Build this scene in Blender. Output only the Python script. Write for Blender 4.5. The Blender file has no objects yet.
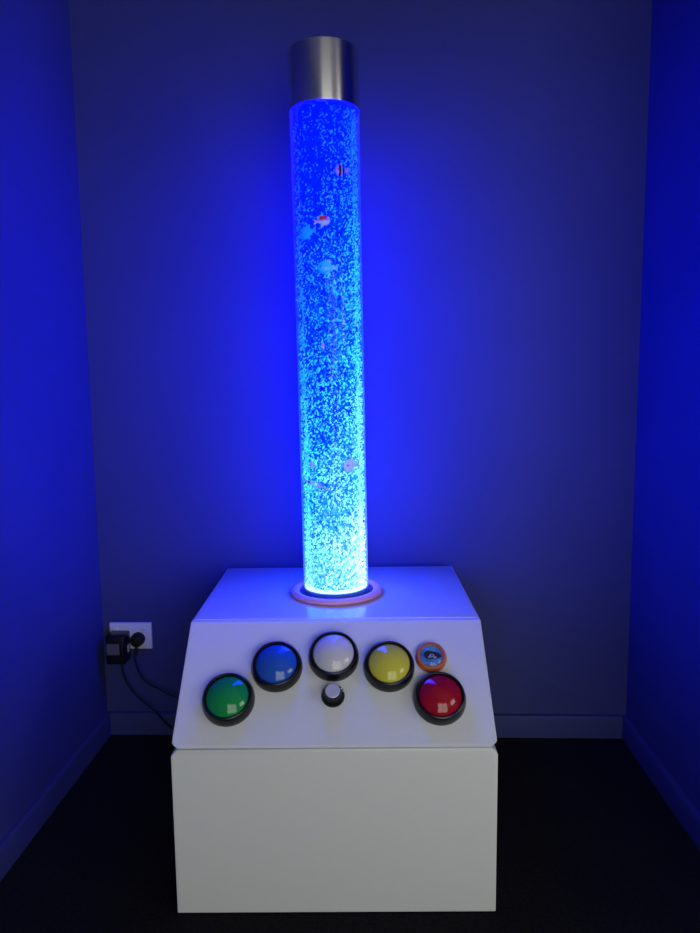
import bpy, bmesh, math, random
from mathutils import Vector, Matrix, noise
random.seed(11)
S = bpy.context.scene
COL = S.collection
PI = math.pi

# ---------------------------------------------------------------- measures (metres)
ROOM_YAW = -0.0388
WALL_B, WALL_L, WALL_R, SKIRT = 1.808, -0.746, 0.661, 0.062
NOOK = 0.99                      # where the right-hand wall of the nook ends
REAR, FAR, CEIL = -1.35, 2.4, 2.4
BX, BY, BYAW = -0.0338, 1.160, -0.0084
BW, BH, CT, CD, CZ = 0.5750, 0.3147, 0.182, 0.588, 0.4846

# ---------------------------------------------------------------- materials
def mat(name, col=(.5, .5, .5), rough=.5, metal=0, coat=0, spec=.5, **kw):
    m = bpy.data.materials.new(name); m.use_nodes = True
    b = m.node_tree.nodes['Principled BSDF']
    b.inputs['Base Color'].default_value = (*col, 1)
    b.inputs['Roughness'].default_value = rough
    b.inputs['Metallic'].default_value = metal
    b.inputs['Coat Weight'].default_value = coat
    b.inputs['Coat Roughness'].default_value = kw.get('coat_rough', .05)
    b.inputs['Specular IOR Level'].default_value = spec
    return m

def N(m, kind, **props):
    n = m.node_tree.nodes.new(kind)
    for k, v in props.items(): setattr(n, k, v)
    return n

def bump(m, scale, strength, dist=.001, detail=3, kind='ShaderNodeTexNoise'):
    L = m.node_tree.links
    tc = N(m, 'ShaderNodeTexCoord'); t = N(m, kind)
    t.inputs['Scale'].default_value = scale
    if kind == 'ShaderNodeTexNoise': t.inputs['Detail'].default_value = detail
    b = N(m, 'ShaderNodeBump'); b.inputs['Strength'].default_value = strength; b.inputs['Distance'].default_value = dist
    L.new(tc.outputs['Object'], t.inputs['Vector'])
    L.new(t.outputs[0], b.inputs['Height'])
    L.new(b.outputs['Normal'], m.node_tree.nodes['Principled BSDF'].inputs['Normal'])
    return t

def vary(m, c1, c2, scale, detail=4):
    L = m.node_tree.links
    tc = N(m, 'ShaderNodeTexCoord'); t = N(m, 'ShaderNodeTexNoise')
    t.inputs['Scale'].default_value = scale; t.inputs['Detail'].default_value = detail
    r = N(m, 'ShaderNodeValToRGB')
    r.color_ramp.elements[0].position = .35; r.color_ramp.elements[0].color = (*c1, 1)
    r.color_ramp.elements[1].position = .65; r.color_ramp.elements[1].color = (*c2, 1)
    L.new(tc.outputs['Object'], t.inputs['Vector']); L.new(t.outputs['Fac'], r.inputs['Fac'])
    L.new(r.outputs['Color'], m.node_tree.nodes['Principled BSDF'].inputs['Base Color'])

M = {}
M['wall'] = mat('blue_wall_paint', (.052, .06, .2), .6, spec=.3)
vary(M['wall'], (.033, .040, .160), (.038, .045, .174), 3.0); bump(M['wall'], 220, .10, .0006)
M['skirt'] = mat('skirting_paint', (.036, .043, .155), .55, spec=.25)
M['light_wall'] = mat('pale_wall_paint', (.4, .4, .38), .7); bump(M['light_wall'], 200, .1, .0006)
M['carpet'] = mat('charcoal_carpet', (.016, .015, .018), .95, spec=.1)
vary(M['carpet'], (.007, .0065, .009), (.015, .0135, .018), 160, 2); bump(M['carpet'], 420, .9, .004, 2)
M['ceiling'] = mat('ceiling_white', (.28, .28, .28), .8)
M['vinyl'] = mat('white_vinyl', (.74, .745, .72), .42, spec=.4)
bump(M['vinyl'], 320, .12, .0006, 3)
M['top'] = mat('glossy_white_top', (.74, .745, .74), .3, coat=1, coat_rough=.03)
M['black'] = mat('black_plastic', (.006, .006, .010), .28, spec=.35)
M['black_rough'] = mat('black_rubber', (.005, .005, .007), .55, spec=.25)
M['label'] = mat('grey_sticker', (.09, .09, .10), .5)
M['tag'] = mat('white_sticker', (.8, .8, .8), .35)
M['plate'] = mat('white_switch_plate', (.72, .72, .72), .35)
M['rocker'] = mat('white_rocker', (.82, .82, .82), .25)
M['collar'] = mat('pink_plastic', (.85, .36, .48), .5)
M['sleeve'] = mat('blue_base_sleeve', (.06, .16, .42), .2, coat=.4)
M['silver'] = mat('brushed_silver', (.80, .78, .84), .35, metal=.55)
M['white_mark'] = mat('white_paint_mark', (.85, .85, .85), .4)
M['orange'] = mat('orange_plastic', (.55, .13, .05), .28, coat=.4); bump(M['orange'], 400, .35, .001, 2)
M['picture'] = mat('picture_blue', (.05, .22, .55), .35)
vary(M['picture'], (.03, .16, .45), (.10, .32, .62), 60)
M['pic_dark'] = mat('picture_dark', (.02, .015, .05), .4)
M['pic_grey'] = mat('picture_grey', (.38, .42, .52), .4)
DOME = {'green': (.008, .27, .065), 'blue': (.018, .10, .52), 'white': (.62, .60, .66), 'yellow': (.62, .56, .055), 'red': (.36, .006, .018)}
for k, c in DOME.items():
    M[k] = mat(k + '_dome_plastic', c, .14, coat=.4, coat_rough=.03, spec=.25)
    bump(M[k], 90, .03, .0008, 1)

# brushed steel of the cap: fine vertical-axis streaks
m = M['steel'] = mat('brushed_steel', (.88, .84, .80), .27, metal=1)
m.node_tree.nodes['Principled BSDF'].inputs['Anisotropic'].default_value = .9; m.node_tree.nodes['Principled BSDF'].inputs['Anisotropic Rotation'].default_value = .25
tc = N(m, 'ShaderNodeTexCoord'); mp = N(m, 'ShaderNodeMapping'); mp.inputs['Scale'].default_value = (30, 30, 900)
tx = N(m, 'ShaderNodeTexNoise'); tx.inputs['Scale'].default_value = 1.0
bp = N(m, 'ShaderNodeBump'); bp.inputs['Strength'].default_value = .06; bp.inputs['Distance'].default_value = .0005
L = m.node_tree.links
L.new(tc.outputs['Object'], mp.inputs['Vector']); L.new(mp.outputs[0], tx.inputs['Vector']); L.new(tx.outputs[0], bp.inputs['Height'])
L.new(bp.outputs['Normal'], m.node_tree.nodes['Principled BSDF'].inputs['Normal'])

def clear(name, tint=(1, 1, 1), ior=1.45, rough=.03):
    m = bpy.data.materials.new(name); m.use_nodes = True
    nt = m.node_tree; nt.nodes.clear()
    o = N(m, 'ShaderNodeOutputMaterial'); mx = N(m, 'ShaderNodeMixShader'); lw = N(m, 'ShaderNodeLayerWeight'); pw = N(m, 'ShaderNodeMath', operation='POWER'); f = N(m, 'ShaderNodeMath', operation='MULTIPLY_ADD')
    t = N(m, 'ShaderNodeBsdfTransparent'); g = N(m, 'ShaderNodeBsdfGlossy')
    pw.inputs[1].default_value = 5; f.inputs[1].default_value = .2; f.inputs[2].default_value = ((ior-1)/(ior+1))**2; nt.links.new(lw.outputs['Facing'], pw.inputs[0]); nt.links.new(pw.outputs[0], f.inputs[0]); t.inputs['Color'].default_value = (*tint, 1); g.inputs['Roughness'].default_value = rough
    nt.links.new(f.outputs[0], mx.inputs[0]); nt.links.new(t.outputs[0], mx.inputs[1]); nt.links.new(g.outputs[0], mx.inputs[2])
    nt.links.new(mx.outputs[0], o.inputs['Surface'])
    return m
M['acrylic'] = clear('clear_acrylic', ior=1.14)
nt = M['acrylic'].node_tree; out = next(n for n in nt.nodes if n.type == 'OUTPUT_MATERIAL')
lw = nt.nodes.new('ShaderNodeLayerWeight'); pw = nt.nodes.new('ShaderNodeMath'); pw.operation = 'POWER'; pw.inputs[1].default_value = 4
ml = nt.nodes.new('ShaderNodeMath'); ml.operation = 'MULTIPLY'; ml.inputs[1].default_value = .6
tl = nt.nodes.new('ShaderNodeBsdfTranslucent'); tl.inputs['Color'].default_value = (.9, .95, .95, 1); mx = nt.nodes.new('ShaderNodeMixShader')
old = out.inputs['Surface'].links[0].from_socket
nt.links.new(lw.outputs['Facing'], pw.inputs[0]); nt.links.new(pw.outputs[0], ml.inputs[0]); nt.links.new(ml.outputs[0], mx.inputs[0])
nt.links.new(old, mx.inputs[1]); nt.links.new(tl.outputs[0], mx.inputs[2]); nt.links.new(mx.outputs[0], out.inputs['Surface'])
M['glass'] = clear('window_glass')
M['lens'] = clear('clear_lens', ior=1.5)

# lit water: deep blue lamp light, cyan where fine bubbles churn; stronger towards the lamp in the foot
def water(name, bubbles):
    m = bpy.data.materials.new(name); m.use_nodes = True
    nt = m.node_tree; nt.nodes.clear(); L = nt.links
    o = N(m, 'ShaderNodeOutputMaterial'); e = N(m, 'ShaderNodeEmission')
    tc = N(m, 'ShaderNodeTexCoord'); sx = N(m, 'ShaderNodeSeparateXYZ'); L.new(tc.outputs['Object'], sx.inputs[0])
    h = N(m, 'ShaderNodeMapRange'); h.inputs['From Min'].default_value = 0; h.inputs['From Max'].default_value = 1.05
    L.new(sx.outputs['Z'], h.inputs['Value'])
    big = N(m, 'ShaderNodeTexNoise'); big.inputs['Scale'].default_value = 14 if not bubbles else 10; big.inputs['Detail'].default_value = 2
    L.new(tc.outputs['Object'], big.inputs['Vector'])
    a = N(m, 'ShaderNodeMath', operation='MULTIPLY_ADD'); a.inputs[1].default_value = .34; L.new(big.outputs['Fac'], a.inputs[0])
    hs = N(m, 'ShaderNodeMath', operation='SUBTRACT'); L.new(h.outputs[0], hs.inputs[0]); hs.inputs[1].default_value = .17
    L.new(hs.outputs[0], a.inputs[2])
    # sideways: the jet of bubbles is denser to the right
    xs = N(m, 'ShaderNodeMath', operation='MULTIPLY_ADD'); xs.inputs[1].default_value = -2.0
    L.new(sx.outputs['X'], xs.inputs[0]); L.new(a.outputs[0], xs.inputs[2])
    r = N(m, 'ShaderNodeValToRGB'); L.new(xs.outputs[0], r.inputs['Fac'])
    els = r.color_ramp.elements
    if bubbles:
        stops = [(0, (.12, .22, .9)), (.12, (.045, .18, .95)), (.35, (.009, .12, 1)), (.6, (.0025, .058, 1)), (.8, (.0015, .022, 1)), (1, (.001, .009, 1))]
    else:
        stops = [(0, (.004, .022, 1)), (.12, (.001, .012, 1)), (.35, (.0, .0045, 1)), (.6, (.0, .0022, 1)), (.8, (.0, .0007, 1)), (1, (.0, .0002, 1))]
    els[0].position, els[0].color = stops[0][0], (*stops[0][1], 1)
    els[1].position, els[1].color = stops[-1][0], (*stops[-1][1], 1)
    for p, c in stops[1:-1]:
        q = els.new(p); q.color = (*c, 1)
    L.new(r.outputs['Color'], e.inputs['Color'])
    if not bubbles:
        fine = N(m, 'ShaderNodeTexNoise'); fine.inputs['Scale'].default_value = 150; fine.inputs['Detail'].default_value = 2
        L.new(tc.outputs['Object'], fine.inputs['Vector'])
        fr = N(m, 'ShaderNodeMapRange'); fr.inputs['From Min'].default_value = .38; fr.inputs['From Max'].default_value = .66
        fr.inputs['To Min'].default_value = 0; fr.inputs['To Max'].default_value = .8
        L.new(fine.outputs['Fac'], fr.inputs['Value'])
        mx = N(m, 'ShaderNodeMix', data_type='RGBA', blend_type='MIX')
        iv = N(m, 'ShaderNodeMath', operation='SUBTRACT'); iv.inputs[0].default_value = .48; L.new(xs.outputs[0], iv.inputs[1])
        ad = N(m, 'ShaderNodeMath', operation='MULTIPLY_ADD', use_clamp=True); ad.inputs[1].default_value = .9
        iv.use_clamp = True; L.new(iv.outputs[0], ad.inputs[0]); L.new(fr.outputs[0], ad.inputs[2])
        L.new(ad.outputs[0], mx.inputs[0]); mx.inputs[6].default_value = (0, .0002, 1, 1)
        L.new(r.outputs['Color'], mx.inputs[7]); L.new(mx.outputs[2], e.inputs['Color'])
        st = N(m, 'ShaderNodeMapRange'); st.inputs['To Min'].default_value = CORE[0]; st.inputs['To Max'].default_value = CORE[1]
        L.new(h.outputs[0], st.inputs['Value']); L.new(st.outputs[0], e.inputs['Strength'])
    else:
        ob = N(m, 'ShaderNodeAttribute', attribute_name='tone')
        st = N(m, 'ShaderNodeMapRange'); st.inputs['To Min'].default_value = 3.2; st.inputs['To Max'].default_value = 11.
        L.new(ob.outputs['Fac'], st.inputs['Value']); L.new(st.outputs[0], e.inputs['Strength'])
        m.cycles.emission_sampling = 'NONE'
    L.new(e.outputs[0], o.inputs['Surface'])
    return m
CORE = (52.0, 38.0)
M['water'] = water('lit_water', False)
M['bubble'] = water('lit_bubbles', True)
m = M['lamp'] = bpy.data.materials.new('lamp_disc'); m.use_nodes = True
m.node_tree.nodes['Principled BSDF'].inputs['Emission Color'].default_value = (.5, .95, 1, 1)
m.node_tree.nodes['Principled BSDF'].inputs['Emission Strength'].default_value = 1.3

# ---------------------------------------------------------------- mesh helpers
def link(name, bm, mats, parent=None, smooth=None, loc=(0, 0, 0)):
    bmesh.ops.recalc_face_normals(bm, faces=bm.faces[:])
    me = bpy.data.meshes.new(name); bm.to_mesh(me); bm.free()
    for q in (mats if isinstance(mats, (list, tuple)) else [mats]): me.materials.append(q)
    if smooth is not None:
        for p in me.polygons: p.use_smooth = True
        me.set_sharp_from_angle(angle=math.radians(smooth))
    o = bpy.data.objects.new(name, me); COL.objects.link(o); o.location = loc
    if parent: o.parent = parent
    return o

def empty(name, label, cat, loc, group=None, rot=(0, 0, 0)):
    o = bpy.data.objects.new(name, None); COL.objects.link(o); o.location = loc; o.rotation_euler = rot
    o.empty_display_size = .05; tag(o, label, cat, group); return o
def tag(o, label, cat, group=None):
    o['label'] = label; o['category'] = cat
    if group: o['group'] = group
def struct(o):
    o['kind'] = 'structure'; o.rotation_euler = (0, 0, ROOM_YAW); return o

def box(bm, a, b, bevel=0, seg=3, mi=0, mtx=None):
    x0, y0, z0 = a; x1, y1, z1 = b
    t = bmesh.new()
    v = [t.verts.new(p) for p in ((x0,y0,z0),(x1,y0,z0),(x1,y1,z0),(x0,y1,z0),(x0,y0,z1),(x1,y0,z1),(x1,y1,z1),(x0,y1,z1))]
    for f in ((0,3,2,1),(4,5,6,7),(0,1,5,4),(1,2,6,5),(2,3,7,6),(3,0,4,7)): t.faces.new([v[i] for i in f])
    if bevel: bmesh.ops.bevel(t, geom=t.edges[:], offset=bevel, segments=seg, affect='EDGES', profile=.5)
    merge(bm, t, mi, mtx)
def merge(bm, t, mi=0, mtx=None):
    mp = {}
    for v in t.verts: mp[v] = bm.verts.new(mtx @ v.co if mtx else v.co)
    for f in t.faces:
        try:
            g = bm.faces.new([mp[v] for v in f.verts]); g.material_index = mi; g.smooth = f.smooth
        except ValueError: pass
    t.free()
def lathe(bm, prof, n=64, mi=0, mtx=None):
    t = bmesh.new(); rings = []
    for r, z in prof:
        if r < 1e-6: rings.append([t.verts.new((0, 0, z))])
        else: rings.append([t.verts.new((r*math.cos(2*PI*i/n), r*math.sin(2*PI*i/n), z)) for i in range(n)])
    for a, b in zip(rings, rings[1:]):
        for i in range(n):
            j = (i+1) % n
            if len(a) == 1 and len(b) == 1: continue
            if len(a) == 1: t.faces.new((a[0], b[i], b[j]))
            elif len(b) == 1: t.faces.new((a[i], b[0], a[j]))
            else: t.faces.new((a[i], b[i], b[j], a[j]))
    merge(bm, t, mi, mtx)
def smooth_path(pts, n=10):
    P = [Vector(p) for p in pts]; out = []
    Q = [2*P[0]-P[1]] + P + [2*P[-1]-P[-2]]
    for i in range(1, len(Q)-2):
        for k in range(n):
            t = k/n; a, b, c, d = Q[i-1:i+3]
            out.append(.5*((2*b)+(c-a)*t+(2*a-5*b+4*c-d)*t*t+(3*b-a-3*c+d)*t**3))
    out.append(P[-1]); return out
def tube(bm, pts, r, n=10, mi=0):
    rings = []; up = Vector((0, 0, 1))
    for i, p in enumerate(pts):
        d = (pts[min(i+1, len(pts)-1)]-pts[max(i-1, 0)]).normalized()
        s = d.cross(Vector((0, 1, 0.01))).normalized(); u = s.cross(d)
        rings.append([bm.verts.new(p+r*(math.cos(2*PI*k/n)*s+math.sin(2*PI*k/n)*u)) for k in range(n)])
    for a, b in zip(rings, rings[1:]):
        for k in range(n): bm.faces.new((a[k], a[(k+1) % n], b[(k+1) % n], b[k])).material_index = mi
    bm.faces.new(rings[0]); bm.faces.new(rings[-1][::-1])

# ---------------------------------------------------------------- the room
def wall(name, parts, m):
    bm = bmesh.new()
    for a, b in parts: box(bm, a, b)
    return struct(link(name, bm, m))
T = .1
wall('floor', [((WALL_L-T, REAR-T, -.05), (FAR+T, WALL_B+T, 0))], M['carpet'])
wall('ceiling', [((WALL_L-T, REAR-T, CEIL), (FAR+T, WALL_B+T, CEIL+.05))], M['ceiling'])
wall('wall_back', [((WALL_L-T, WALL_B, 0), (WALL_R+T, WALL_B+T, CEIL))], M['wall'])
wall('wall_left', [((WALL_L-T, REAR, 0), (WALL_L, WALL_B, CEIL))], M['wall'])
wall('wall_right', [((WALL_R, NOOK, 0), (WALL_R+T, WALL_B, CEIL))], M['wall'])
wall('wall_side', [((WALL_R+T, NOOK, 0), (FAR, NOOK+T, CEIL))], M['light_wall'])
def holed(ax, c0, c1, lo, hi, a0, a1, z0, z1):
    def mk(p, q, za, zb):
        return ((c0, p, za), (c1, q, zb)) if ax == 'x' else ((p, c0, za), (q, c1, zb))
    return [mk(lo, hi, 0, z0), mk(lo, hi, z1, CEIL), mk(lo, a0, z0, z1), mk(a1, hi, z0, z1)]
W1 = (-1.15, .25, 1.1, 1.85)       # y0 y1 z0 z1 in the far right wall
W2 = (-.25, 1.6, .08, 1.8)       # x0 x1 z0 z1 in the rear wall
wall('wall_far', holed('x', FAR, FAR+T, REAR, NOOK+T, *W1), M['light_wall'])
wall('wall_rear', holed('y', REAR-T, REAR, WALL_L-T, FAR+T, *W2), M['light_wall'])
def window(name, ax, c, a0, a1, z0, z1):
    bm = bmesh.new(); w = .045
    def bx(p, q, za, zb, d0=.02, d1=.08):
        if ax == 'x': box(bm, (c+d0, p, za), (c+d1, q, zb), .003, 1)
        else: box(bm, (p, c-d1, za), (q, c-d0, zb), .003, 1)
    bx(a0, a1, z0, z0+w); bx(a0, a1, z1-w, z1); bx(a0, a0+w, z0+w, z1-w); bx(a1-w, a1, z0+w, z1-w)
    mid = (a0+a1)/2; bx(mid-.02, mid+.02, z0+w, z1-w); bx(a0+w, a1-w, (z0+z1)/2-.015, (z0+z1)/2+.015)
    fr = struct(link(name, bm, M['rocker']))
    bm = bmesh.new(); bx(a0+w, a1-w, z0+w, z1-w, .046, .052)
    gl = link('window_pane', bm, M['glass'], fr)
window('window_1', 'x', FAR, *W1)
window('window_2', 'y', REAR, *W2)
def skirt(name, a, b, top):
    bm = bmesh.new(); box(bm, a, b)
    es = [e for e in bm.edges if all(abs(v.co.z-SKIRT) < 1e-5 for v in e.verts) and top(e)]
    bmesh.ops.bevel(bm, geom=es, offset=.006, segments=3, affect='EDGES', profile=.5)
    return struct(link(name, bm, M['skirt'], smooth=40))
d = .012
skirt('baseboard_back', (WALL_L+d, WALL_B-d, 0), (WALL_R-d, WALL_B, SKIRT), lambda e: all(abs(v.co.y-(WALL_B-d)) < 1e-5 for v in e.verts))
skirt('baseboard_left', (WALL_L, REAR, 0), (WALL_L+d, WALL_B, SKIRT), lambda e: all(abs(v.co.x-(WALL_L+d)) < 1e-5 for v in e.verts))
skirt('baseboard_right', (WALL_R-d, NOOK, 0), (WALL_R, WALL_B, SKIRT), lambda e: all(abs(v.co.x-(WALL_R-d)) < 1e-5 for v in e.verts))

# ---------------------------------------------------------------- plinth box and console
cb, sb = math.cos(BYAW), math.sin(BYAW)
def frombox(x, y, z): return Vector((BX+x*cb-y*sb, BY+x*sb+y*cb, z))

def padded(prof, w, bevel, seams, gather=.0042):
    """a vinyl-covered box: profile in (y, z) pushed along x, edges rounded, cover gathered in at the seam corners"""
    bm = bmesh.new(); h = w/2
    a = [bm.verts.new((-h, y, z)) for y, z in prof]; b = [bm.verts.new((h, y, z)) for y, z in prof]
    n = len(prof)
    bm.faces.new(a); bm.faces.new(b[::-1])
    for i in range(n): bm.faces.new((a[i], b[i], b[(i+1) % n], a[(i+1) % n]))
    bmesh.ops.bevel(bm, geom=bm.edges[:], offset=bevel, segments=3, affect='EDGES', profile=.5)
    for (sy, sz, s) in seams:                   # extra rows of vertices so only the corner is drawn in
        for co, no in (((0, 0, sz+s*.006), (0, 0, 1)), ((0, 0, sz+s*.012), (0, 0, 1)), ((h-.006, 0, 0), (1, 0, 0)), ((h-.012, 0, 0), (1, 0, 0)), ((.006-h, 0, 0), (1, 0, 0)), ((.012-h, 0, 0), (1, 0, 0))):
            bmesh.ops.bisect_plane(bm, geom=bm.verts[:]+bm.edges[:]+bm.faces[:], plane_co=co, plane_no=no, dist=1e-6)
    for v in bm.verts:
        for (sy, sz, s) in seams:
            dd = math.hypot(abs(abs(v.co.x)-h), math.hypot(v.co.y-sy, v.co.z-sz))
            if dd < .012:
                k = (1-dd/.012)
                v.co.x -= math.copysign(gather*1.4*k, v.co.x); v.co.z += s*gather*k; v.co.y += gather*.6*k
    return bm
root = empty('storage_box', 'low white vinyl-covered box on the carpet under the sloped control console', 'box', (BX, BY, 0), rot=(0, 0, BYAW))
G = .0010
link('padded_body', padded([(0, .002), (CD, .002), (CD, BH-G), (0, BH-G)], BW, .0018, [(0, BH-G, -1)]), M['vinyl'], root, 35)
bm = bmesh.new(); box(bm, (-BW/2+.012, .012, 0), (BW/2-.012, CD-.012, .003))
link('underside', bm, M['black_rough'], root)

con = empty('control_console', 'white vinyl console with sloped front panel of coloured push buttons', 'console', (BX, BY, BH), rot=(0, 0, BYAW))
H = CZ-BH; TT = .005
link('console_body', padded([(0, G), (CD, G), (CD, H-.0015), (CT, H-.0015)], BW, .0022, [(0, G, 1)]), M['vinyl'], con, 35)
bm = bmesh.new(); box(bm, (-BW/2+.004, CT+.012, H-.003), (BW/2-.004, CD-.003, H), .0012, 3)
link('top_panel', bm, M['top'], con, 35)['label'] = 'glossy white flat top panel'

ang = math.atan2(CZ-BH, CT)
SL = Matrix.Rotation(ang, 4, 'X')         # (x, up the slope, out of the slope) -> console frame
def slope(x, s, name, bm, mats, label=None, smooth=35):
    o = link(name, bm, mats, con, smooth)
    o.matrix_local = SL @ Matrix.Translation((x, s-.0025, 0))
    if label: o['label'] = label
    return o
def push_button(x, s, colour):
    bm = bmesh.new()
    lathe(bm, [(0, 0), (.0482, 0), (.0484, .004), (.0478, .010), (.0455, .018), (.0436, .0218), (.0415, .0228), (.0400, .0222), (.0396, .018), (0, .018)], 72)
    b = slope(x, s, 'push_button', bm, M['black'], 'round push button with black rim and %s dome' % colour)
    bm = bmesh.new(); R = .0386; hh = .0155; rad = (R*R+hh*hh)/(2*hh); z0 = .0195
    prof = [(R, z0-.002)]
    n = 14
    for i in range(n+1):
        r = R*(1-i/n); prof.append((r, z0+math.sqrt(rad*rad-r*r)-(rad-hh)))
    lathe(bm, prof, 72)
    link('dome', bm, M[colour], b, 60)['label'] = '%s plastic dome' % colour
for x, s, c in ((-.1942, .0900, 'green'), (-.1093, .1528, 'blue'), (-.0025, .1728, 'white'), (.102, .1516, 'yellow'), (.1920, .0892, 'red')):
    push_button(x, s, c)
# little picture button
bm = bmesh.new()
lathe(bm, [(0, 0), (.0297, 0), (.0299, .003), (.029, .008), (.0265, .0115), (.0235, .0125), (.0218, .012), (.0212, .009), (0, .009)], 64)
pb = slope(.1826, .1698, 'picture_button', bm, M['orange'], 'small orange-rimmed button with a blue picture')
bm = bmesh.new(); lathe(bm, [(0, .0092), (.0211, .0092), (.0211, .0098), (0, .0098)], 48)
def blob(pts, z, mi):
    lo = [bm.verts.new((x, y, z)) for x, y in pts]; hi = [bm.verts.new((x, y, z+.0004)) for x, y in pts]
    n = len(pts); bm.faces.new(hi).material_index = mi; bm.faces.new(lo[::-1]).material_index = mi
    for i in range(n): bm.faces.new((lo[i], lo[(i+1) % n], hi[(i+1) % n], hi[i])).material_index = mi
P = []
for k in range(40):
    t = 2*PI*k/40
    r = 1+.16*math.sin(2*t+.6)+.10*math.cos(3*t)
    P.append((.0012+.0150*r*math.cos(t),   .0015+.0088*r*math.sin(t)-.22*.0128*math.cos(t)))
blob(P, .0098, 1)
for cx, cy, ra, rb in ((.001, .0005, .0045, .0032), (.0068, -.0032, .0030, .0018), (-.004, -.0028, .0022, .0014)):
    ring = [(cx+ra*math.cos(2*PI*k/24), cy+rb*math.sin(2*PI*k/24)) for k in range(24)]
    blob(ring, .0102, 2)
blob([(.001+.0022*math.cos(2*PI*k/20), .0006+.0014*math.sin(2*PI*k/20)) for k in range(20)], .0106, 1)
link('picture', bm, [M['picture'], M['pic_dark'], M['pic_grey']], pb)['label'] = 'blue round picture with a dark shape'
bm = bmesh.new(); R, hh, z0 = .0210, .0060, .0112; rad = (R*R+hh*hh)/(2*hh)
lathe(bm, [(R*(1-i/10), z0+math.sqrt(rad*rad-(R*(1-i/10))**2)-(rad-hh)) for i in range(11)], 48)
link('clear_dome', bm, M['lens'], pb, 60)
# volume knob
bm = bmesh.new()
n = 72; prof = [(.0213, 0), (.0216, .003), (.0208, .0055), (.0172, .0085), (.0160, .0105), (.0146, .0235), (.0138, .0245)]
lathe(bm, [(0, 0)]+prof+[(0, .0245)], n)
for v in bm.verts:                            # grip flutes
    r = math.hypot(v.co.x, v.co.y)
    if .0095 < v.co.z < .024 and r > .012:
        k = round(math.atan2(v.co.y, v.co.x)/(2*PI)*n)
        if k % 4 == 0: v.co.x *= .945; v.co.y *= .945
kn = slope(-.0027, .0968, 'volume_knob', bm, M['black'], 'small black fluted knob with silver face')
bm = bmesh.new(); lathe(bm, [(0, .0244), (.0134, .0244), (.0134, .0254), (.0128, .0258), (.006, .0254), (0, .0254)], 48)
link('knob_cap', bm, M['silver'], kn, 30)['label'] = 'silver disc on the knob'
bm = bmesh.new()
for a0, r0, r1, z in ((math.radians(35), .0148, .0198, .0072), (math.radians(20), .0185, .0205, .0052)):
    box(bm, (r0, -.0009, z-.002), (r1, .0009, z+.0028), .0003, 1, 0, Matrix.Rotation(a0, 4, 'Z'))
link('pointer_mark', bm, M['white_mark'], kn)['label'] = 'white pointer mark'

# ---------------------------------------------------------------- bubble tube
TC = frombox(-.003, .366, CZ+.001)
LEAN = math.radians(-.62)
lamp = empty('bubble_lamp', 'tall clear bubble tube glowing blue, with steel cap, standing on the white console', 'lamp', TC, rot=(0, LEAN, 0))
RT = .0715
bm = bmesh.new()                               # rounded flange ring round the foot
prof = []
for i in range(25):
    t = 2*PI*i/24; prof.append((.0925+.0105*math.cos(t), .0062+.0062*math.sin(t)))
lathe(bm, prof, 96); bmesh.ops.remove_doubles(bm, verts=bm.verts[:], dist=1e-6)
link('collar', bm, M['collar'], lamp, 60)['label'] = 'pink plastic collar ring'
bm = bmesh.new(); lathe(bm, [(0, 0), (.0820, 0), (.0820, .003), (RT+.0006, .004), (RT+.0006, .016), (RT-.002, .016), (0, .016)], 96)
link('foot_sleeve', bm, M['sleeve'], lamp, 35)
TOPZ = 1.027
bm = bmesh.new(); lathe(bm, [(RT, .016), (RT, TOPZ), (RT-.002, TOPZ), (RT-.002, .016), (RT, .016)], 96); bmesh.ops.remove_doubles(bm, verts=bm.verts[:], dist=1e-6)
link('acrylic_tube', bm, M['acrylic'], lamp, 35)['label'] = 'clear acrylic tube'
bm = bmesh.new(); lathe(bm, [(0, .0165), (RT-.0025, .0165), (RT-.0025, .0195), (0, .0195)], 64)
link('light_disc', bm, M['lamp'], lamp, 35)
RC = .055
bm = bmesh.new(); lathe(bm, [(0, .020), (RC, .020)]+[(RC, .020+.02*i) for i in range(1, 51)]+[(RC, TOPZ-.004), (0, TOPZ-.004)], 64)
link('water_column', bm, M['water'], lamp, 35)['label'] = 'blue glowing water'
CAP0, CAP1, CR = 1.021, 1.138, .0728
bm = bmesh.new(); lathe(bm, [(RT+.0002, CAP0), (CR, CAP0), (CR, CAP1-.003), (CR-.0009, CAP1-.0008), (CR-.003, CAP1), (0, CAP1), (0, CAP1-.003), (RT+.0002, CAP1-.003)], 128)
link('cap', bm, M['steel'], lamp, 30)['label'] = 'brushed steel cap'

# fish: (dx, dy, height, length, kind, heading, tilt)
FISH = [(.0338, -.0545, .890, .032, 'striped', 205, 0), (-.0088, -.0640, .791, .035, 'redtop', 8, -8), (-.0385, -.0510, .772, .045, 'cyan', 143, 6),
        (.0010, -.0645, .699, .044, 'cyan2', 180, -3), (-.0135, -.0630, .543, .020, 'dot', 75, 30), (-.0435, -.0465, .295, .017, 'white', 136, 0),
        (.0410, -.0495, .292, .046, 'white2', 220, 4), (-.0330, -.0555, .251, .064, 'slender', 149, -14)]

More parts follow.
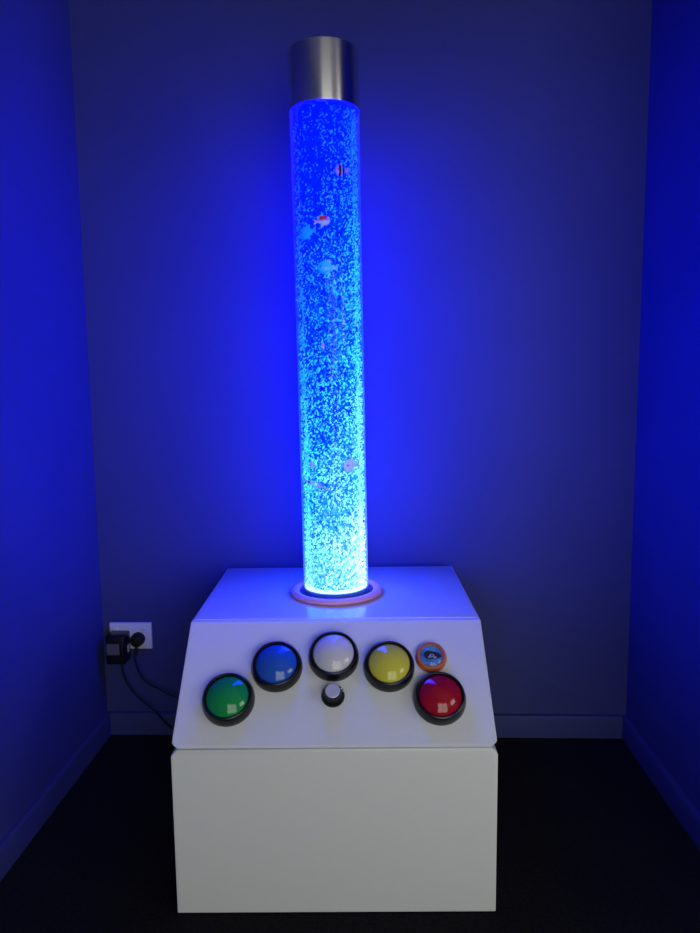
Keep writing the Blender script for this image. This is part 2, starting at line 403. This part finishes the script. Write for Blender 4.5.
# bubbles: churned foam of tiny bubbles, uncountable
ico = bmesh.new(); bmesh.ops.create_icosphere(ico, subdivisions=1, radius=1)
IV = [v.co.copy() for v in ico.verts]; IF = [[v.index for v in f.verts] for f in ico.faces]; ico.free()
verts, faces, tone = [], [], []
cnt = 0
while cnt < 17000:
    z = .022+(TOPZ-.03)*random.random()
    h = z/TOPZ
    a = random.uniform(0, 2*PI); rr = random.uniform(RC, RT-.0036)
    x, y = rr*math.cos(a), rr*math.sin(a)
    clump = noise.noise(Vector((x*28, y*28, z*22)))*.5+noise.noise(Vector((x*90, y*90, z*60)))*.4
    p = (.97-.70*h)+.95*clump+2.2*x*(.3+h)
    if random.random() > p: continue
    if y < 0 and any(abs(x-f[0]) < f[3]*.44 and abs(z-f[2]) < f[3]*(.10 if f[4] == 'slender' else .28) and (y < f[1]-.001) for f in FISH): continue
    r = random.choice((.0009, .0011, .0013, .0015, .0019))*(1.0 if h > .5 else 1.1)
    i0 = len(verts); st = random.choice((1, 1, 1.3, 1.6, 2.6)); tl = random.uniform(-1.1, .7)
    for v in IV:
        vx, vz = v.x, v.z*st
        verts.append((x+r*(vx*math.cos(tl)-vz*math.sin(tl)), y+r*v.y, z+r*(vx*math.sin(tl)+vz*math.cos(tl))))
    tv = random.random(); tone += [tv]*len(IV)
    faces += [[i0+k for k in f] for f in IF]; cnt += 1
me = bpy.data.meshes.new('bubbles'); me.from_pydata(verts, [], faces)
at = me.attributes.new('tone', 'FLOAT', 'POINT'); at.data.foreach_set('value', tone)
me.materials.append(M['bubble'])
for p in me.polygons: p.use_smooth = True
bo = bpy.data.objects.new('bubbles', me); COL.objects.link(bo); bo.parent = lamp
bo['kind'] = 'stuff'; bo['label'] = 'churning cyan bubbles'

FCOL = {}
def fmat(name, col, stripes=None, top=None):
    m = mat('fish_'+name, col, .3)
    L = m.node_tree.links; b = m.node_tree.nodes['Principled BSDF']
    tc = N(m, 'ShaderNodeTexCoord'); s = N(m, 'ShaderNodeSeparateXYZ'); L.new(tc.outputs['Object'], s.inputs[0])
    if stripes or top:
        r = N(m, 'ShaderNodeValToRGB'); r.color_ramp.interpolation = 'CONSTANT' if stripes else 'LINEAR'
        mr = N(m, 'ShaderNodeMapRange'); e = r.color_ramp.elements
        if stripes:
            L.new(s.outputs['X'], mr.inputs['Value']); mr.inputs['From Min'].default_value = -.5; mr.inputs['From Max'].default_value = .5
            e[0].color = (*col, 1); e[1].position = .34; e[1].color = (*stripes, 1)
            for p, c in ((.48, col), (.60, stripes), (.75, col)):
                q = e.new(p); q.color = (*c, 1)
        else:
            L.new(s.outputs['Z'], mr.inputs['Value']); mr.inputs['From Min'].default_value = -.3; mr.inputs['From Max'].default_value = .3
            e[0].position = .40; e[0].color = (*col, 1); e[1].position = .66; e[1].color = (*top, 1)
        L.new(mr.outputs[0], r.inputs['Fac']); L.new(r.outputs['Color'], b.inputs['Base Color'])
    out = next(n for n in m.node_tree.nodes if n.type == 'OUTPUT_MATERIAL')
    tr = N(m, 'ShaderNodeBsdfTranslucent'); mx = N(m, 'ShaderNodeMixShader'); mx.inputs[0].default_value = .28   # thin translucent plastic
    src = b.inputs['Base Color'].links[0].from_socket if b.inputs['Base Color'].links else None
    if src: L.new(src, tr.inputs['Color'])
    else: tr.inputs['Color'].default_value = (*col, 1)
    L.new(b.outputs[0], mx.inputs[1]); L.new(tr.outputs[0], mx.inputs[2]); L.new(mx.outputs[0], out.inputs['Surface'])
    return m
FM = {'striped': fmat('striped', (.55, .35, .75), stripes=(.01, .005, .03)), 'redtop': fmat('redtop', (.55, .85, .75), top=(.9, .05, .05)),
      'cyan': fmat('cyan', (.03, .95, .92)), 'cyan2': fmat('cyan_dim', (.03, .85, .88)), 'dot': fmat('pinkish', (.95, .75, .7)),
      'white': fmat('white', (.95, .95, .95)), 'white2': fmat('white_wide', (.95, .95, .95)), 'slender': fmat('pale', (.85, .97, .95))}
FL = {'striped': 'dark-striped purple toy fish near the top right of the tube', 'redtop': 'small toy fish with a red back, above the cyan fish on the left',
      'cyan': 'bright cyan toy fish at the left side, just below the red-backed fish', 'cyan2': 'cyan toy fish in mid tube, below the red-backed and bright cyan fish',
      'dot': 'tiny pinkish white toy fish alone halfway down the tube', 'white': 'tiny round white toy fish at the left of the lower tube',
      'white2': 'bright white toy fish at the right edge of the lower tube', 'slender': 'long slender pale toy fish slanting at the left of the lower tube'}
axis = Matrix.Translation(TC) @ Matrix.Rotation(LEAN, 4, 'Y')
def fish(dx, dy, hz, ln, kind, heading, tilt):
    deep = {'slender': .14, 'white': .85, 'dot': .7, 'striped': .75}.get(kind, .58)
    r = empty('toy_fish', FL[kind], 'fish', axis @ Vector((dx, dy, hz)), 'plastic fish inside the bubble tube', (0, math.radians(tilt), math.radians(heading)))
    r.scale = (ln, ln, ln)
    bm = bmesh.new(); n, k = 14, 16; rings = []
    for i in range(n+1):                       # body: nose at +x, tapering to the tail root
        t = i/n; x = .5-.78*t
        hgt = deep*.5*(math.sin(PI*min(1, t**.72))**.8*.96+.10*t) if 0 < t else 0
        if t == 1: hgt = .07*deep*2
        wid = max(.012, hgt*.36)
        rings.append([bm.verts.new((x, wid*math.cos(2*PI*j/k), max(hgt, .004)*math.sin(2*PI*j/k))) for j in range(k)])
    for a, b in zip(rings, rings[1:]):
        for j in range(k): bm.faces.new((a[j], a[(j+1) % k], b[(j+1) % k], b[j]))
    bm.faces.new(rings[0][::-1]); bm.faces.new(rings[-1])
    link('body', bm, FM[kind], r, 60)
    def fin(name, pts):
        bm = bmesh.new(); w = .012
        a = [bm.verts.new((x, -w, z)) for x, z in pts]; b = [bm.verts.new((x, w, z)) for x, z in pts]
        q = len(pts); bm.faces.new(a); bm.faces.new(b[::-1])
        for i in range(q): bm.faces.new((a[i], b[i], b[(i+1) % q], a[(i+1) % q]))
        link(name, bm, FM[kind], r)
    d2 = deep*.5
    fin('tail_fin', [(-.25, .05*deep), (-.25, -.05*deep), (-.48, -d2*.62), (-.43, 0), (-.48, d2*.62)])
    fin('dorsal_fin', [(.2, d2*.80), (.0, d2*1.22), (-.16, d2*1.05), (-.12, d2*.62)])
    fin('belly_fin', [(.08, -d2*.85), (-.04, -d2*1.2), (-.12, -d2*.95), (-.08, -d2*.6)])
    if kind not in ('dot', 'white'):
        for s in (-1, 1):
            bm = bmesh.new(); bmesh.ops.create_uvsphere(bm, u_segments=10, v_segments=8, radius=.035)
            link('eye', bm, M['black'], r, 60, (.33, s*.10*deep/.58, .06*deep))
for f in FISH: fish(*f)

# ---------------------------------------------------------------- wall socket, adaptor, plug
RW = Matrix.Rotation(ROOM_YAW, 4, 'Z')
def wpt(x, out, z): return RW @ Vector((x, WALL_B-out, z))
def onwall(name, label, cat, x, z, out=0):
    return empty(name, label, cat, wpt(x, out, z), rot=(0, 0, ROOM_YAW))
gx0, gx1, gz0, gz1 = -.7250, -.6105, .2435, .3160
gcx, gcz = (gx0+gx1)/2, (gz0+gz1)/2
g = onwall('wall_outlet', 'white double power outlet low on the blue back wall at left of the console', 'outlet', gcx, gcz)
bm = bmesh.new(); box(bm, (gx0-gcx, -.009, gz0-gcz), (gx1-gcx, 0, gz1-gcz), .0025, 3)
link('face_plate', bm, M['plate'], g, 40)
for sx in (-.0395, .0375):
    bm = bmesh.new(); box(bm, (-.007, -.0125, -.0045), (.007, -.008, .0045), .0012, 2, 0, Matrix.Translation((sx, 0, .0215)) @ Matrix.Rotation(math.radians(14), 4, 'X'))
    link('rocker_switch', bm, M['rocker'], g, 40)
# adaptor
AX0, AX1, AZ0, AZ1 = -.7200, -.6685, .2175, .2960
acx, acz = (AX0+AX1)/2, (AZ0+AZ1)/2
ad = onwall('power_adaptor', 'black box-shaped power adaptor with grey sticker in the left outlet socket', 'power adaptor', acx, acz, .009)
hw, hh = (AX1-AX0)/2, (AZ1-AZ0)/2
bm = bmesh.new(); box(bm, (-hw, -.047, -hh), (hw, 0, hh), .004, 3); link('case', bm, M['black'], ad, 40)
bm = bmesh.new(); box(bm, (-hw+.004, -.0476, -.012), (hw-.014, -.0466, .018)); link('sticker', bm, M['label'], ad)['label'] = 'grey rating sticker'
bm = bmesh.new(); box(bm, (hw-.0004, -.024, -.014), (hw+.0004, -.012, .006)); link('side_sticker', bm, M['tag'], ad)['label'] = 'small white sticker on the side'
inv = (Matrix.Translation(wpt(acx, .009, acz)) @ RW).inverted()
def cable(pts, inv, parent, end):
    bm = bmesh.new(); P = [inv @ wpt(x, o, z) for x, o, z in pts]+[inv @ e for e in end]
    tube(bm, smooth_path(P, 10), .0022, 10)
    link('cable', bm, M['black_rough'], parent, 60)
back1 = [frombox(-.30, CD+.010, .022), frombox(-.284, CD+.0045, .026)]
cable([(-0.6890, 0.030, 0.2165), (-0.6865, 0.029, 0.1867), (-0.6734, 0.028, 0.1483), (-0.6426, 0.028, 0.1091), (-0.6034, 0.026, 0.0725), (-0.5695, 0.026, 0.0329), (-0.5257, 0.030, 0.0138), (-0.4448, 0.030, 0.0077), (-0.3640, 0.020, 0.0088)], inv, ad, back1)
# plug
pl = onwall('power_plug', 'round black power plug with cord in the right outlet socket', 'plug', -.6465, .2725, .009)
inv2 = (Matrix.Translation(wpt(-.6465, .009, .2725)) @ RW).inverted()
bm = bmesh.new(); lathe(bm, [(0, 0), (.0185, 0), (.0188, .004), (.0175, .018), (.015, .024), (.010, .026), (0, .026)], 40, 0, Matrix.Rotation(PI/2, 4, 'X'))
link('plug_body', bm, M['black_rough'], pl, 40)
bm = bmesh.new(); tube(bm, [inv2 @ wpt(-.6490, .018, .260), inv2 @ wpt(-.6505, .022, .243), inv2 @ wpt(-.6525, .026, .231)], .0042, 12); link('strain_relief', bm, M['black_rough'], pl, 60)
back2 = [frombox(-.30, CD+.009, .105), frombox(-.284, CD+.0045, .103)]
cable([(-0.6506, 0.022, 0.2393), (-0.6531, 0.028, 0.2231), (-0.6418, 0.030, 0.1850), (-0.6214, 0.030, 0.1571), (-0.5869, 0.030, 0.1376), (-0.5416, 0.030, 0.1153), (-0.4853, 0.028, 0.0987), (-0.4044, 0.024, 0.0907)], inv2, pl, back2)

# ---------------------------------------------------------------- light
def area(name, loc, target, sx, sy, power, col):
    l = bpy.data.lights.new(name, 'AREA'); l.shape = 'RECTANGLE'; l.size = sx; l.size_y = sy; l.energy = power; l.color = col
    o = bpy.data.objects.new(name, l); COL.objects.link(o); o.location = RW @ Vector(loc)
    o.rotation_euler = (RW.to_3x3() @ (Vector(target)-Vector(loc))).to_track_quat('-Z', 'Y').to_euler(); return o
wy, wz = (W1[0]+W1[1])/2, (W1[2]+W1[3])/2
area('daylight_side', (FAR+.16, wy, wz), (0, wy, wz), 1.3, .65, 18, (1, .98, .93))
wx, wz = (W2[0]+W2[1])/2, (W2[2]+W2[3])/2
area('daylight_rear', (wx, REAR-.16, wz), (wx, 5, wz), 1.75, 1.62, 33, (.96, 1, .93))
w = bpy.data.worlds.new('World'); S.world = w; w.use_nodes = True
w.node_tree.nodes['Background'].inputs[0].default_value = (.55, .65, .9, 1)
w.node_tree.nodes['Background'].inputs[1].default_value = .15

# ---------------------------------------------------------------- camera
p, r = .1181, -.0114
fw = Vector((0, math.cos(p), -math.sin(p))); rt = Vector((1, 0, 0)); up = rt.cross(fw)
rt2 = math.cos(r)*rt+math.sin(r)*up; up2 = -math.sin(r)*rt+math.cos(r)*up
cd = bpy.data.cameras.new('Camera'); cam = bpy.data.objects.new('Camera', cd); COL.objects.link(cam)
mw = Matrix((rt2, up2, -fw)).transposed().to_4x4(); mw.translation = (0, 0, .95); cam.matrix_world = mw
cd.sensor_fit = 'VERTICAL'; cd.sensor_height = 24; cd.lens = 24*700/933; cd.clip_start = .02
S.camera = cam
S.view_settings.view_transform = 'Standard'; S.view_settings.look = 'None'
S.view_settings.exposure = 0; S.view_settings.gamma = 1; S.view_settings.use_curve_mapping = False
S.cycles.use_denoising = True; S.cycles.transparent_max_bounces = 24; S.cycles.max_bounces = 8
S.cycles.caustics_reflective = False; S.cycles.caustics_refractive = False
